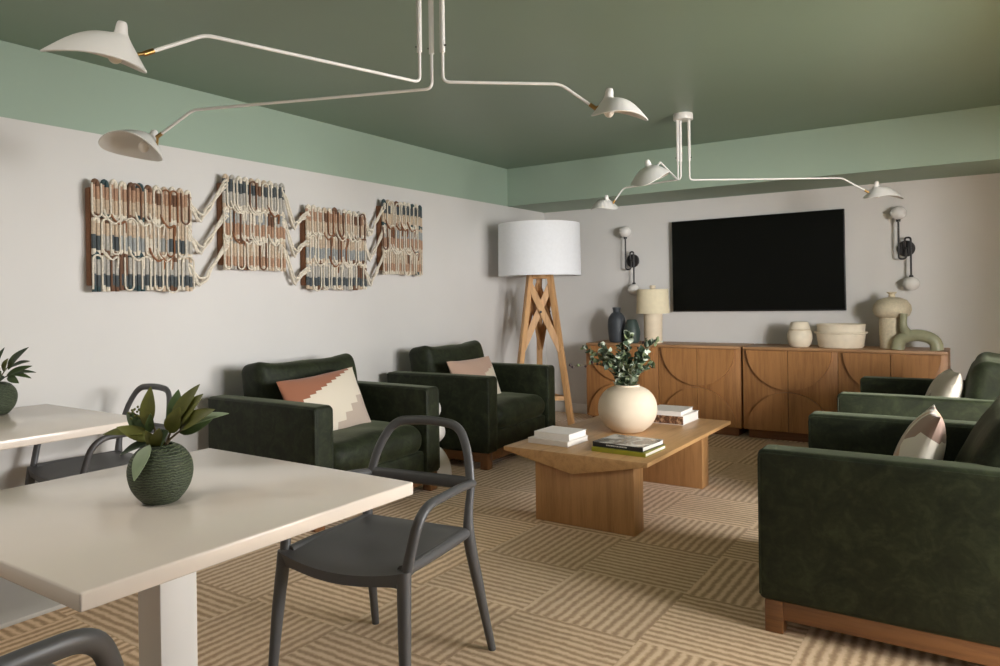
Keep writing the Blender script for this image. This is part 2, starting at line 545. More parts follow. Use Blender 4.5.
# front wall, behind the viewer; its window is added to brighten back wall and tabletops
fx0, fx1, fz0, fz1 = -2.1, 0.6, 0.9, 2.2
struct('wall_front', MB().box((XL - T, YF - T, -0.1), (fx0, YF, ZC + 0.1)).box((fx1, YF - T, -0.1), (XR + T, YF, ZC + 0.1))
       .box((fx0, YF - T, -0.1), (fx1, YF, fz0)).box((fx0, YF - T, fz1), (fx1, YF, ZC + 0.1)), M['wall'])
mb = MB()
for a, b, c, d in ((fx0, fx0 + 0.05, fz0, fz1), (fx1 - 0.05, fx1, fz0, fz1), (fx0 + 0.05, fx1 - 0.05, fz0, fz0 + 0.05), (fx0 + 0.05, fx1 - 0.05, fz1 - 0.05, fz1), ((fx0 + fx1) / 2 - 0.02, (fx0 + fx1) / 2 + 0.02, fz0 + 0.05, fz1 - 0.05)):
    mb.box((a, YF - 0.10, c), (b, YF - 0.06, d), 0.004)
struct('window_4', mb, M['trim'])
L = bpy.data.lights.new('daylight', 'AREA'); L.shape = 'RECTANGLE'  # fill light behind the added front window
L.size = fx1 - fx0; L.size_y = fz1 - fz0; L.energy = 5; L.color = (1.0, 0.985, 0.97)
lo = bpy.data.objects.new('daylight', L); COL.objects.link(lo)
lo.location = ((fx0 + fx1) / 2, YF - T - 0.03, (fz0 + fz1) / 2); lo.rotation_euler = (PI / 2, 0, 0)
# dropped sage bulkhead across the back wall
struct('trim_1', MB().box((XL, YS, ZG), (XR, YB, ZC)), M['green'])
struct('baseboard_back', MB().box((XL, YB - 0.014, 0), (XR, YB, 0.10), 0.004), M['trim'])
struct('baseboard_left', MB().box((XL, YF, 0), (XL + 0.014, YB, 0.10), 0.004), M['trim'])
# right wall (outside the frame): its opening is shaped to block window light; the bay beyond is invented
OP0, OP1, OPZ = 2.1, 4.42, 2.0
XO = 3.0
mb = MB()
mb.box((XR, YF - T, -0.1), (XR + T, OP0, ZC + 0.1)).box((XR, OP1, -0.1), (XR + T, YB + T, ZC + 0.1)).box((XR, OP0, OPZ), (XR + T, OP1, ZC + 0.1))
struct('wall_right', mb, M['wall'])
struct('wall_bay_near', MB().box((XR + T, OP0 - T - 2.4, -0.1), (XO + T, OP0 - 2.4, ZC + 0.1)), M['wall'])
struct('wall_bay_far', MB().box((XR + T, OP1 + 0.8, -0.1), (XO + T, OP1 + 0.8 + T, ZC + 0.1)), M['wall'])
wins = [(-0.1, 1.4), (1.8, 3.3), (3.6, 5.1)]  # the first window is added to brighten the back wall
z0, z1 = 0.95, 2.25
mb = MB()
ys = [OP0 - 2.4] + [v for w in wins for v in w] + [OP1 + 0.8]
for a, b in zip(ys[0::2], ys[1::2]): mb.box((XO, a, -0.1), (XO + T, b, ZC + 0.1))
for a, b in wins:
    mb.box((XO, a, -0.1), (XO + T, b, z0)); mb.box((XO, a, z1), (XO + T, b, ZC + 0.1))
struct('wall_outer', mb, M['wall'])
for i, (a, b) in enumerate(wins):
    mb = MB(); f = 0.05
    for lo, hi in (((a, z0), (a + f, z1)), ((b - f, z0), (b, z1)), ((a + f, z0), (b - f, z0 + f)), ((a + f, z1 - f), (b - f, z1)), (((a + b) / 2 - 0.02, z0 + f), ((a + b) / 2 + 0.02, z1 - f))):
        mb.box((XO + 0.06, lo[0], lo[1]), (XO + 0.10, hi[0], hi[1]), 0.004)
    struct('window_%d' % (i + 1), mb, M['trim'])
    L = bpy.data.lights.new('daylight', 'AREA'); L.shape = 'RECTANGLE'
    L.size = z1 - z0; L.size_y = b - a; L.energy = EW[i]; L.color = (0.985, 0.99, 1.0); L.spread = R_(160)
    lo = bpy.data.objects.new('daylight', L); COL.objects.link(lo)
    lo.location = (XO + T + 0.03, (a + b) / 2, (z0 + z1) / 2); lo.rotation_euler = (0, PI / 2, 0)

# two unseen fill lights added in the ceiling to brighten tabletops and near floor
for x, y in ((-2.6, 0.05), (-1.45, 0.2)):
    t = thing('fill_light', 'added round fill light in the ceiling over the front of the room, out of view', 'ceiling light', (x, y, ZC), 0, 'added ceiling fill lights')
    L = bpy.data.lights.new('fill_lamp', 'AREA'); L.shape = 'DISK'; L.size = 0.36; L.energy = 8.5; L.color = (1.0, 0.95, 0.88)
    lo = bpy.data.objects.new('fill_lamp', L); COL.objects.link(lo); lo.location = (x, y, ZC - 0.012)
    MB().lathe([(0.185, 0), (0.225, 0), (0.225, -0.008), (0.190, -0.012), (0.185, -0.008), (0.185, 0)], 40).build('trim_ring', M['trim'], t)

# ------------------------------------------------------------------ television
tv = thing('television', 'large flat black television mounted on the back wall above the sideboards', 'television', (-1.778, 6.906, 1.093))
tv.rotation_euler = (0, -0.006, 0)
MB().box((-0.776, 0, 0), (0.776, 0.036, 0.882), 0.004).build('frame', M['tvb'], tv)
MB().box((-0.768, -0.0015, 0.014), (0.768, 0.002, 0.876)).build('screen', M['tv'], tv)
MB().box((-0.3, 0.034, 0.2), (0.3, YB - 6.906, 0.7)).build('wall_bracket', M['iron'], tv)

# ------------------------------------------------------------------ sideboards
def sideboard(x0, x1, label):
    w = x1 - x0; y0, y1 = 6.457, 6.925; zt = 0.793
    t = thing('sideboard', label, 'sideboard', ((x0 + x1) / 2, y0, 0))
    d = y1 - y0; h = w / 2
    MB().box((-h, 0.014, 0.075), (h, d, zt - 0.022), 0.002).build('carcass', M['oak'], t)
    MB().box((-h, -0.002, zt - 0.022), (h, d, zt), 0.002).build('top', M['oakx'], t)
    MB().box((-h + 0.035, 0.05, 0), (h - 0.035, d - 0.04, 0.076)).build('plinth', M['plinth'], t)
    zb, zu = 0.087, zt - 0.026
    dw = w / 4
    for i in range(4):
        a = -h + i * dw + 0.0025; b = -h + (i + 1) * dw - 0.0025
        dr = MB().box((a, -0.004, zb), (b, 0.013, zu), 0.0015).build('door', M['oak'], t)
        # raised half of each pair's two half-discs
        s = 1 if i % 2 == 0 else -1
        cx = b if s == 1 else a
        R = dw - 0.045
        for cz, up in ((zu, -1), (zb, 1)):
            Rz = (zu - zb) / 2 - 0.010
            poly = [(cx, cz)] + [(cx - s * R * math.sin(k * PI / 48), cz + up * Rz * math.cos(k * PI / 48)) for k in range(25)]
            MB().prism(poly, -0.038, -0.004, 'y').build('relief_panel', M['oak'], dr)
    return t
sideboard(-3.285, -1.785, 'oak sideboard with raised half circles behind the plant, nearer the floor lamp')
sideboard(-1.765, -0.238, 'oak sideboard with raised half circles behind the right armchairs, under pale pots')

# ------------------------------------------------------------------ things on the sideboards
ZT = 0.793
def pot(name, label, cat, loc, prof, mat, seg=40, group=None, **kw):
    o = MB().lathe(smooth_prof(prof), seg, **kw).build(name, mat, loc=loc, smooth=50)
    return tag(o, label, cat, group)
pot('stoneware_bottle', 'charcoal grey bottle vase with short neck on the left sideboard', 'vase', (-3.045, 6.66, ZT),
    [(0, 0), (0.066, 0), (0.074, 0.015), (0.086, 0.10), (0.088, 0.18), (0.080, 0.24), (0.055, 0.282), (0.036, 0.296), (0.034, 0.312), (0.040, 0.335), (0.040, 0.345), (0.030, 0.345), (0.028, 0.30), (0.04, 0.27), (0, 0.1)], M['slate_cer'])
pot('stoneware_vase', 'small dark green vase between the charcoal bottle and cream table lamp', 'vase', (-2.868, 6.62, ZT),
    [(0, 0), (0.062, 0), (0.072, 0.015), (0.082, 0.09), (0.078, 0.13), (0.062, 0.185), (0.046, 0.222), (0.042, 0.226), (0.038, 0.22), (0.05, 0.18), (0, 0.06)], M['pine_cer'])
t = thing('table_lamp', 'cream table lamp with drum shade and thick column on sideboard by the television', 'lamp', (-2.665, 6.66, ZT))
MB().lathe([(0, 0), (0.082, 0), (0.086, 0.006), (0.090, 0.28), (0.088, 0.30), (0, 0.30)], 40).build('base', M['cream_cer'], t)
MB().lathe([(0.158, 0.285), (0.148, 0.515), (0.144, 0.518), (0.0, 0.520), (0.0, 0.515), (0.143, 0.512), (0.153, 0.285), (0.158, 0.285)], 48).build('shade', M['cream_shade'], t)
MB().lathe([(0.0, 0.30), (0.012, 0.30), (0.012, 0.52), (0.026, 0.524), (0.030, 0.545), (0.024, 0.555), (0, 0.557)], 20).build('finial', M['cream_cer'], t)
t = thing('lidded_jar', 'small cream lidded jar beside the wide oval bowl on the sideboard', 'jar', (-1.330, 6.64, ZT))
MB().lathe([(0, 0), (0.070, 0), (0.088, 0.02), (0.102, 0.075), (0.100, 0.115), (0.090, 0.138), (0.094, 0.146), (0.080, 0.146), (0.078, 0.13), (0, 0.05)], 36).build('body', M['bowl_cer'], t)
MB().lathe([(0, 0.146), (0.080, 0.146), (0.088, 0.152), (0.076, 0.195), (0.068, 0.212), (0.030, 0.216), (0, 0.214)], 36).build('lid', M['bowl_cer'], t)
t = thing('lidded_bowl', 'wide cream oval bowl with flanged rim on the sideboard below the television', 'bowl', (-1.012, 6.68, ZT))
MB().lathe([(0, 0), (0.165, 0), (0.176, 0.012), (0.190, 0.115), (0.204, 0.120), (0.206, 0.132), (0.19, 0.134), (0.18, 0.13), (0.165, 0.02), (0, 0.018)], 56, sy=0.82).build('body', M['bowl_cer'], t)
MB().lathe([(0.186, 0.133), (0.184, 0.150), (0.188, 0.188), (0.192, 0.194), (0.186, 0.197), (0.176, 0.190), (0.170, 0.145), (0.0, 0.135)], 56, sy=0.82).build('collar', M['bowl_cer'], t)
t = thing('mushroom_vase', 'cream speckled vase shaped like a mushroom on sideboard by right wall light', 'vase', (-0.632, 6.71, ZT))
MB().lathe([(0, 0), (0.088, 0), (0.092, 0.01), (0.096, 0.20), (0.094, 0.26), (0, 0.262)], 40).build('stem', M['mush_cer'], t)
MB().lathe([(0, 0.245), (0.085, 0.245), (0.126, 0.268), (0.143, 0.312), (0.138, 0.350), (0.108, 0.392), (0.06, 0.412), (0.026, 0.416), (0.022, 0.440), (0.036, 0.452), (0.036, 0.460), (0.014, 0.460), (0.012, 0.42), (0, 0.40)], 44).build('cap', M['mush_cer'], t)
mb = MB()
path = [(-0.134, 0, 0.0)] + [(-0.134 * math.cos(a), 0, 0.02 + 0.095 * math.sin(a) ** 0.85) for a in [k * PI / 16 for k in range(1, 16)]] + [(0.134, 0, 0.0)]
mb.tube(path, [0.050] * len(path), 18, up=(0, 1, 0), flat=(0.92, 0.82))
mb.tube(smooth_path([(-0.055, 0, 0.11), (-0.088, 0, 0.17), (-0.092, 0, 0.225), (-0.088, 0, 0.285)], 4), [0.042, 0.040, 0.036, 0.033, 0.030, 0.028, 0.026, 0.025, 0.024, 0.024, 0.025, 0.026, 0.027], 16)
tag(mb.build('arch_vase', M['sage_cer'], loc=(-0.448, 6.575, ZT + 0.001), rot=(0, 0, 0.0)), 'sage green glazed arch vase with one upright neck at the sideboard end', 'vase')

# ------------------------------------------------------------------ wall lights
def sconce(x, z, label):
    t = thing('wall_light', label, 'wall light', (x, YB, z), 0, 'black wall lights with globes beside the television')
    Mx = Matrix.Translation((0, 0, 0)) @ Matrix.Rotation(PI / 2, 4, 'X')
    MB().lathe([(0, 0), (0.066, 0), (0.068, 0.004), (0.068, 0.02), (0.062, 0.026), (0, 0.028)], 36, M4=Mx).build('backplate', M['iron'], t)
    for s in (1, -1):
        # rod leaves a globe, runs past the plate and hooks back into its middle
        ox = -0.048 if s > 0 else 0.040
        ix = 0.004 if s > 0 else -0.004
        p = fillet([(ox, -0.085, 0.25 * s), (ox, -0.085, -0.088 * s), (ix, -0.075, -0.088 * s), (ix, -0.065, 0.0), (ix, -0.02, 0.004 * s)], 0.030, 6)
        r = MB().tube(p, 0.008, 10).build('rod', M['iron'], t)
        MB().lathe([(0, 0), (0.016, 0), (0.018, 0.02), (0.012, 0.03), (0, 0.03)], 16, M4=Matrix.Translation((ox, -0.085, 0.222 * s - (0.03 if s < 0 else 0)))).build('globe_cup', M['iron'], r)
        MB().ball((ox, -0.085, 0.295 * s), 0.060, 28, s=(1.06, 1.06, 0.94)).build('globe', M['globe'], t)
    return t
sconce(-2.992, 1.607, 'black wall light with two white globes between floor lamp and television')
sconce(-0.545, 1.613, 'black wall light with two white globes above the mushroom shaped vase')

# ------------------------------------------------------------------ floor lamp
t = thing('floor_lamp', 'tall tripod floor lamp with crossed wooden legs and wide white drum shade', 'lamp', (-3.535, 6.00, 0), math.radians(33.6))
zs0, zs1, rs = 1.452, 1.945, 0.394
MB().lathe([(rs, zs0), (rs * 0.985, zs1), (rs * 0.985 - 0.006, zs1), (rs - 0.006, zs0), (rs, zs0)], 72).build('shade', M['lshade'], t)
mb = MB()
for k in range(3):
    a = k * 2 * PI / 3 + PI / 2
    mb.tube([(0, 0, zs1 - 0.06), (0.385 * math.cos(a), 0.385 * math.sin(a), zs1 - 0.03)], 0.005, 8)
mb.tube([(0, 0, 1.46), (0, 0, zs1 - 0.05)], 0.012, 10)
mb.build('shade_frame', M['white_metal'], t)
MB().ball((0, 0, 1.72), 0.05, 18, s=(1, 1, 1.3)).build('bulb', M['bulb'], t)
MB().lathe([(0, 1.425), (0.100, 1.425), (0.104, 1.43), (0.104, 1.462), (0.098, 1.468), (0, 1.468)], 36).build('top_block', M['lamp_wood'], t)
rt, rb, zt_ = 0.108, 0.318, 1.46
ang = [-PI / 2 + s * PI / 3 for s in (-1, 1)] + [PI / 2]
def legpt(a, z, f=0.0):
    r = rb + (rt - rb) * z / zt_
    return V((r * math.cos(a), r * math.sin(a), z))
def plank(mb, A, B, w, th, side):
    """flat board from A to B, wide along 'side'"""
    mb.tube([A, B], 1.0, 4, up=side, flat=(1, 1)) if False else None
    d = (B - A).normalized(); s = V(side); s = (s - d * s.dot(d)).normalized(); n = d.cross(s)
    tb = bmesh.new()
    vs = []
    for P in (A, B):
        vs += [tb.verts.new(P + s * w / 2 * i + n * th / 2 * j) for i, j in ((-1, -1), (1, -1), (1, 1), (-1, 1))]
    for q in ((0, 3, 2, 1), (4, 5, 6, 7), (0, 1, 5, 4), (1, 2, 6, 5), (2, 3, 7, 6), (3, 0, 4, 7)): tb.faces.new([vs[i] for i in q])
    bmesh.ops.recalc_face_normals(tb, faces=tb.faces)
    bmesh.ops.bevel(tb, geom=list(tb.edges), offset=0.004, segments=2, affect='EDGES')
    mb._merge(tb, 0)
for a in ang:
    tangent = V((-math.sin(a), math.cos(a), 0))
    mb = MB(); plank(mb, legpt(a, 0.0), legpt(a, zt_), 0.055, 0.05, tangent)
    mb.build('leg', M['lamp_wood'], t)
for i in range(3):
    a, b = ang[i], ang[(i + 1) % 3]
    for p, q, off in ((a, b, 0.012), (b, a, -0.012)):
        A = legpt(p, 1.38); B = legpt(q, 0.74)
        o = V(((math.cos(a) + math.cos(b)), (math.sin(a) + math.sin(b)), 0)).normalized()
        side = (A - B).cross(o)
        mb = MB(); plank(mb, A + o * off, B + o * off, 0.062, 0.022, side); mb.build('cross_brace', M['lamp_wood'], t)
        A2 = legpt(p, 0.82); 
    mid = (legpt(a, 1.11) + legpt(b, 1.11)) / 2
    o = V((mid.x, mid.y, 0)).normalized()
    mb = MB(); mb.tube([mid - o * 0.03, mid + o * 0.034], 0.011, 12); mb.build('bolt', M['iron'], t)
    mb = MB(); plank(mb, legpt(a, 0.30), legpt(b, 0.30), 0.04, 0.022, V((0, 0, 1))); mb.build('stretcher', M['lamp_wood'], t)

# ------------------------------------------------------------------ armchairs (built facing +X)
def make_armchair():
    t = thing('armchair', 'x', 'armchair', (0, 0, 0), 0, 'dark green velvet armchairs')
    W, Dp = 0.533, 0.475
    for s in (-1, 1):
        c = (0.0, s * (W - 0.066), 0.397)
        arm = MB().rcube((Dp, 0.066, 0.277), 0.022, 6, (0, 0.006, 0.004), M4=Matrix.Translation(c)).build('arm', M['velvet'], t)
        for yy in (s * (W - 0.004), s * (W - 0.128)):
            loop = fillet([(-Dp + 0.01, yy, 0.660), (Dp - 0.008, yy, 0.660), (Dp - 0.008, yy, 0.14)], 0.02, 4)
            MB().tube(loop, 0.0055, 8).build('piping', M['velvet'], arm)
    MB().rcube((0.06, 0.41, 0.26), 0.02, 6, (0.004, 0, 0.004), M4=Matrix.Translation((-0.413, 0, 0.38))).build('back_frame', M['velvet'], t)
    MB().rcube((0.41, 0.41, 0.075), 0.018, 6, (0.004, 0, 0), M4=Matrix.Translation((0.035, 0, 0.195))).build('seat_frame', M['velvet'], t)
    MB().rcube((0.345, 0.396, 0.088), 0.078, 10, (0.018, 0, 0.024), M4=Matrix.Translation((0.118, 0, 0.350)), wr=0.010, seed=3).build('seat_cushion', M['velvet'], t)
    Mb = Matrix.Translation((-0.262, 0.045, 0.640)) @ Matrix.Rotation(math.radians(-11), 4, 'Y') @ Matrix.Rotation(PI / 2, 4, 'Z')
    MB().rcube((0.410, 0.105, 0.222), 0.060, 12, (0, 0.034, 0.004), M4=Mb, wr=0.012, seed=5, ear=0.036).build('back_cushion', M['velvet'], t)
    for sx in (-1, 1):
        for sy in (-1, 1):
            x0 = sx * (Dp - 0.085); y0_ = sy * (W - 0.01)
            MB().box((min(x0, x0 + sx * 0.065), min(y0_, y0_ - sy * 0.07), 0), (max(x0, x0 + sx * 0.065), max(y0_, y0_ - sy * 0.07), 0.121), 0.004).build('leg', M['base_wood'], t)
    for sy in (-1, 1):
        y0_ = sy * (W - 0.014); y1_ = y0_ - sy * 0.03
        MB().box((-Dp + 0.085, min(y0_, y1_), 0.052), (Dp - 0.085, max(y0_, y1_), 0.121), 0.003).build('base_rail', M['base_wood'], t)
    for sx in (-1, 1):
        x0 = sx * (Dp - 0.04); x1_ = x0 - sx * 0.03
        MB().box((min(x0, x1_), -W + 0.08, 0.052), (max(x0, x1_), W - 0.08, 0.121), 0.003).build('base_rail', M['base_wood'], t)
    return t
G = 'dark green velvet armchairs'
ac = make_armchair()
ac.location = (-3.46, 3.220, 0); ac['label'] = 'green velvet armchair against the left wall holding the terracotta and cream cushion'
dup(ac, (-3.485, 4.83, 0), math.radians(2.5), 'green velvet armchair beside the tripod floor lamp with a blush cushion')
near = dup(ac, (-0.238, 3.308, 0), PI, 'nearest green velvet armchair, at the lower right, its dark side panel towards us')
dup(ac, (-0.238, 5.06, 0), PI, 'green velvet armchair farthest to the right, close to the end of the oak sideboard')

for c in near.children:
    if c.name.startswith('back_cushion'): th = math.radians(-15); P = V((-0.26, 0.0, 0.45)); c.rotation_euler = (0, th, 0); c.location = P - Matrix.Rotation(th, 3, 'Y') @ P + V((0.015, 0, -0.03))      # slumped further back

# ------------------------------------------------------------------ cushions on the armchairs
def cushion(label, mat, loc, a, b, th, ry, rz, tilt, seed):
    o = MB().pillow(a, b, th, 22, 0.05, wr=0.006, seed=seed).build('throw_pillow', mat)
    o.matrix_world = Matrix.Translation(loc) @ Matrix.Rotation(rz, 4, 'Z') @ Matrix.Rotation(tilt, 4, 'X') @ Matrix.Rotation(ry, 4, 'Y')
    return tag(o, label, 'cushion', 'cushions on the armchairs')
R_ = math.radians
cushion('terracotta, cream and beige lumbar cushion on the armchair against the left wall', M['pil1'], (-3.385, 3.140, 0.612), 0.315, 0.195, 0.065, R_(-3.5), R_(90), R_(-22), 1)
cushion('blush and cream lumbar cushion on the armchair beside the floor lamp', M['pil2'], (-3.405, 4.755, 0.590), 0.30, 0.185, 0.06, R_(0), R_(92), R_(-22), 2)
cushion('cream cushion with brown patches on the nearest right armchair', M['pil3'], (-0.225, 3.18, 0.605), 0.26, 0.21, 0.075, R_(-3), R_(-86), R_(-20), 4)
cushion('oatmeal patterned cushion on the right armchair nearest the sideboard', M['pil4'], (-0.215, 4.88, 0.612), 0.27, 0.20, 0.085, R_(-3), R_(-84), R_(-20), 6)

# white bobbin table half hidden between the two left armchairs
pot('bobbin_side_table', 'white bobbin shaped side table tucked between the two left armchairs', 'side table', (-3.262, 3.975, 0),
    [(0, 0), (0.150, 0), (0.157, 0.012), (0.152, 0.07), (0.132, 0.13), (0.098, 0.185), (0.058, 0.222), (0.072, 0.240), (0.108, 0.280), (0.116, 0.315), (0.106, 0.355), (0.066, 0.398), (0.060, 0.410), (0.078, 0.435), (0.088, 0.465), (0.084, 0.500), (0.066, 0.530), (0.04, 0.545), (0, 0.548)], M['bobbin'], 48)

# ------------------------------------------------------------------ coffee table
t = thing('coffee_table', 'light oak coffee table with slab legs and wedge shaped top in the room centre', 'coffee table', (-1.868, 4.205, 0))
hw, hl = 0.436, 0.727
MB().prism([(-hw, 0.40), (-hw, 0.378), (0, 0.292), (hw, 0.378), (hw, 0.40)], -hl, hl, 'y', bev=0.002).build('tabletop', M['table_oak'], t)
for y0_, y1_ in ((-0.685, -0.560), (0.405, 0.535)):
    MB().prism([(-0.252, 0), (0.342, 0), (0.342, 0.352), (0, 0.298), (-0.252, 0.34)], y0_, y1_, 'y', bev=0.002).build('leg', M['table_oakz'], t)

o = pot('round_vase', 'large round sand coloured vase on the oak coffee table', 'vase', (-1.880, 4.255, 0.4005),
    [(0, 0.0), (0.085, 0), (0.098, 0.004), (0.148, 0.045), (0.178, 0.10), (0.184, 0.15), (0.172, 0.205), (0.138, 0.252), (0.095, 0.277), (0.078, 0.283), (0.076, 0.292), (0.068, 0.292), (0.066, 0.278), (0.09, 0.262), (0.15, 0.2), (0.16, 0.12), (0.08, 0.02), (0, 0.015)], M['vase'], 64)

def euc():
    t = thing('eucalyptus_bouquet', 'loose eucalyptus and berry branches standing in the round sand vase', 'plant', (-1.880, 4.255, 0.43))
    rnd = random.Random(11)
    R = V((0.83, 0.55, 0)); U = V((0, 0, 1)); F = V((-0.55, 0.83, 0))
    # (sideways, up, depth) of the tips above the vase mouth, leaf count, sparse?
    tips = [(-0.27, 0.25, 0.05, 9, 0.0), (-0.36, 0.13, 0.0, 8, 1.0), (-0.17, 0.26, -0.05, 16, 0), (0.02, 0.33, 0.02, 20, 0), (0.21, 0.28, 0.04, 16, 0),
            (0.15, 0.30, 0.10, 7, 1.0), (-0.07, 0.22, -0.12, 18, 0), (0.10, 0.20, -0.10, 18, 0), (-0.14, 0.15, -0.1, 16, 0), (0.15, 0.14, -0.04, 15, 0),
            (0.0, 0.17, 0.15, 14, 0), (-0.12, 0.18, 0.12, 14, 0), (0.05, 0.13, -0.14, 16, 0), (-0.03, 0.25, 0.06, 18, 0), (0.10, 0.16, 0.12, 14, 0), (-0.21, 0.17, 0.06, 13, 0)]
    for i, (sx, sz, sd, nl, sp) in enumerate(tips):
        mouth = V((0, 0, 0.25)) + R * sx * 0.12 + F * sd * 0.12
        bot = V((0, 0, -0.0)) - R * sx * 0.12
        tip = V((0, 0, 0.25)) + R * sx + U * sz + F * sd
        midp = (mouth + tip) / 2 + U * (0.03 + 0.04 * rnd.random()) - R * sx * 0.12
        path = smooth_path([bot, mouth, midp, tip], 6)
        mb = MB(); mb.tube(path, [0.0028] * (len(path) - 6) + [0.0018] * 6, 6, 0)
        out = path[6:]
        for k in range(nl * 3):
            s = (k + 0.5) / (nl * 3)
            if sp: s = 0.35 + 0.65 * s
            q = s * (len(out) - 1); j = min(int(q), len(out) - 2)
            P = out[j].lerp(out[j + 1], q - j); d = (out[j + 1] - out[j]).normalized()
            if sp:
                if k % 2: continue
                c = P + V((rnd.uniform(-1, 1), rnd.uniform(-1, 1), rnd.uniform(-1, 1))) * 0.012
                mb.ball(c, rnd.uniform(0.006, 0.010), 8, 4 if k % 3 else 2)
                continue
            a = rnd.uniform(0, 2 * PI)
            e1 = d.orthogonal().normalized(); e2 = d.cross(e1)
            out_d = (e1 * math.cos(a) + e2 * math.sin(a)) * 0.9 + d * 0.55
            L = rnd.uniform(0.036, 0.054) * (1.15 - 0.4 * s)
            c = rnd.random()
            mi = 1 if c < 0.42 else (2 if c < 0.76 else 3)
            mb.leaf(P, P + out_d.normalized() * L, L * 0.72, V((rnd.uniform(-1, 1), rnd.uniform(-1, 1), rnd.uniform(-1, 1))), 0.08, mi, 5, 0.7)
        mb.build('branch', [M['stem'], M['eucA'], M['eucB'], M['eucC'], M['berry']], t)
euc()

# books on the coffee table
def book(label, loc, w, d, h, rz, cover, spine=None, top=None, cat='book', text=False):
    """w along the spine (local x, spine towards -y), d deep"""
    t = thing('book', label, cat, loc, rz, 'books on the coffee table')
    c = 0.003
    mb = MB().box((-w / 2, -d / 2, 0), (w / 2, d / 2, c)).box((-w / 2, -d / 2, h - c), (w / 2, d / 2, h), mat=1).box((-w / 2, -d / 2, c), (w / 2, -d / 2 + c, h - c), mat=2)
    mb.build('cover', [cover, top or cover, spine or cover], t)
    MB().box((-w / 2 + 0.004, -d / 2 + c, c), (w / 2 - 0.004, d / 2 - 0.004, h - c)).build('pages', M['paper'], t)
    if text:
        mb = MB(); x = -w * 0.22
        rnd = random.Random(3)
        while x < w * 0.16:
            q = rnd.uniform(0.004, 0.010)
            mb.box((x, -d / 2 - 0.0006, h * 0.4), (x + q, -d / 2 + 0.001, h * 0.62)); x += q + 0.003
        mb.build('spine_lettering', M['paper'], t)
    return t
zt_ = 0.4005
book('white book at the bottom of the two book stack nearest the green armchair', (-2.095, 3.745, zt_), 0.27, 0.235, 0.030, R_(-3), M['bk_grey'])
book('white book on top of the all white stack', (-2.085, 3.755, zt_ + 0.0305), 0.235, 0.205, 0.036, R_(-2), M['bk_white'])
book('lime green book under the black and white photographic book', (-1.645, 3.735, zt_), 0.32, 0.27, 0.022, R_(-2), M['bk_lime'])
book('black book with a black and white photographic cover facing up', (-1.655, 3.75, zt_ + 0.0225), 0.305, 0.255, 0.026, R_(-4), M['bk_black'], M['bk_black'], M['bk_photo'], text=True)
book('thick book with a brown mottled spine beside the round vase', (-1.762, 4.76, zt_), 0.235, 0.30, 0.058, R_(-1), M['bk_white'], M['bk_brown'], M['bk_white'])
book('white book lying on the brown mottled book behind the vase', (-1.785, 4.745, zt_ + 0.0585), 0.235, 0.26, 0.026, R_(2), M['bk_white'])

# ------------------------------------------------------------------ cafe tables
def make_table(hy, loc, label):
    t = thing('cafe_table', label, 'table', loc, 0, 'white pedestal tables')
    MB().box((-0.465, -hy, 0.704), (0.465, hy, 0.74), 0.005, 3).build('tabletop', M['white_top'], t)
    MB().box((-0.052, -0.052, 0.018), (0.052, 0.052, 0.704), 0.004, 2).build('post', M['white_metal'], t)
    MB().box((-0.37, 0.095 - hy, 0), (0.37, hy - 0.095, 0.019), 0.003, 2).build('base_plate', M['white_metal'], t)
    return t
make_table(0.450, (-1.796, 1.103, 0), 'white square table in front, nearest the viewer')
make_table(0.600, (-3.535, 1.215, 0), 'white table against the left wall, cut by the picture edge')

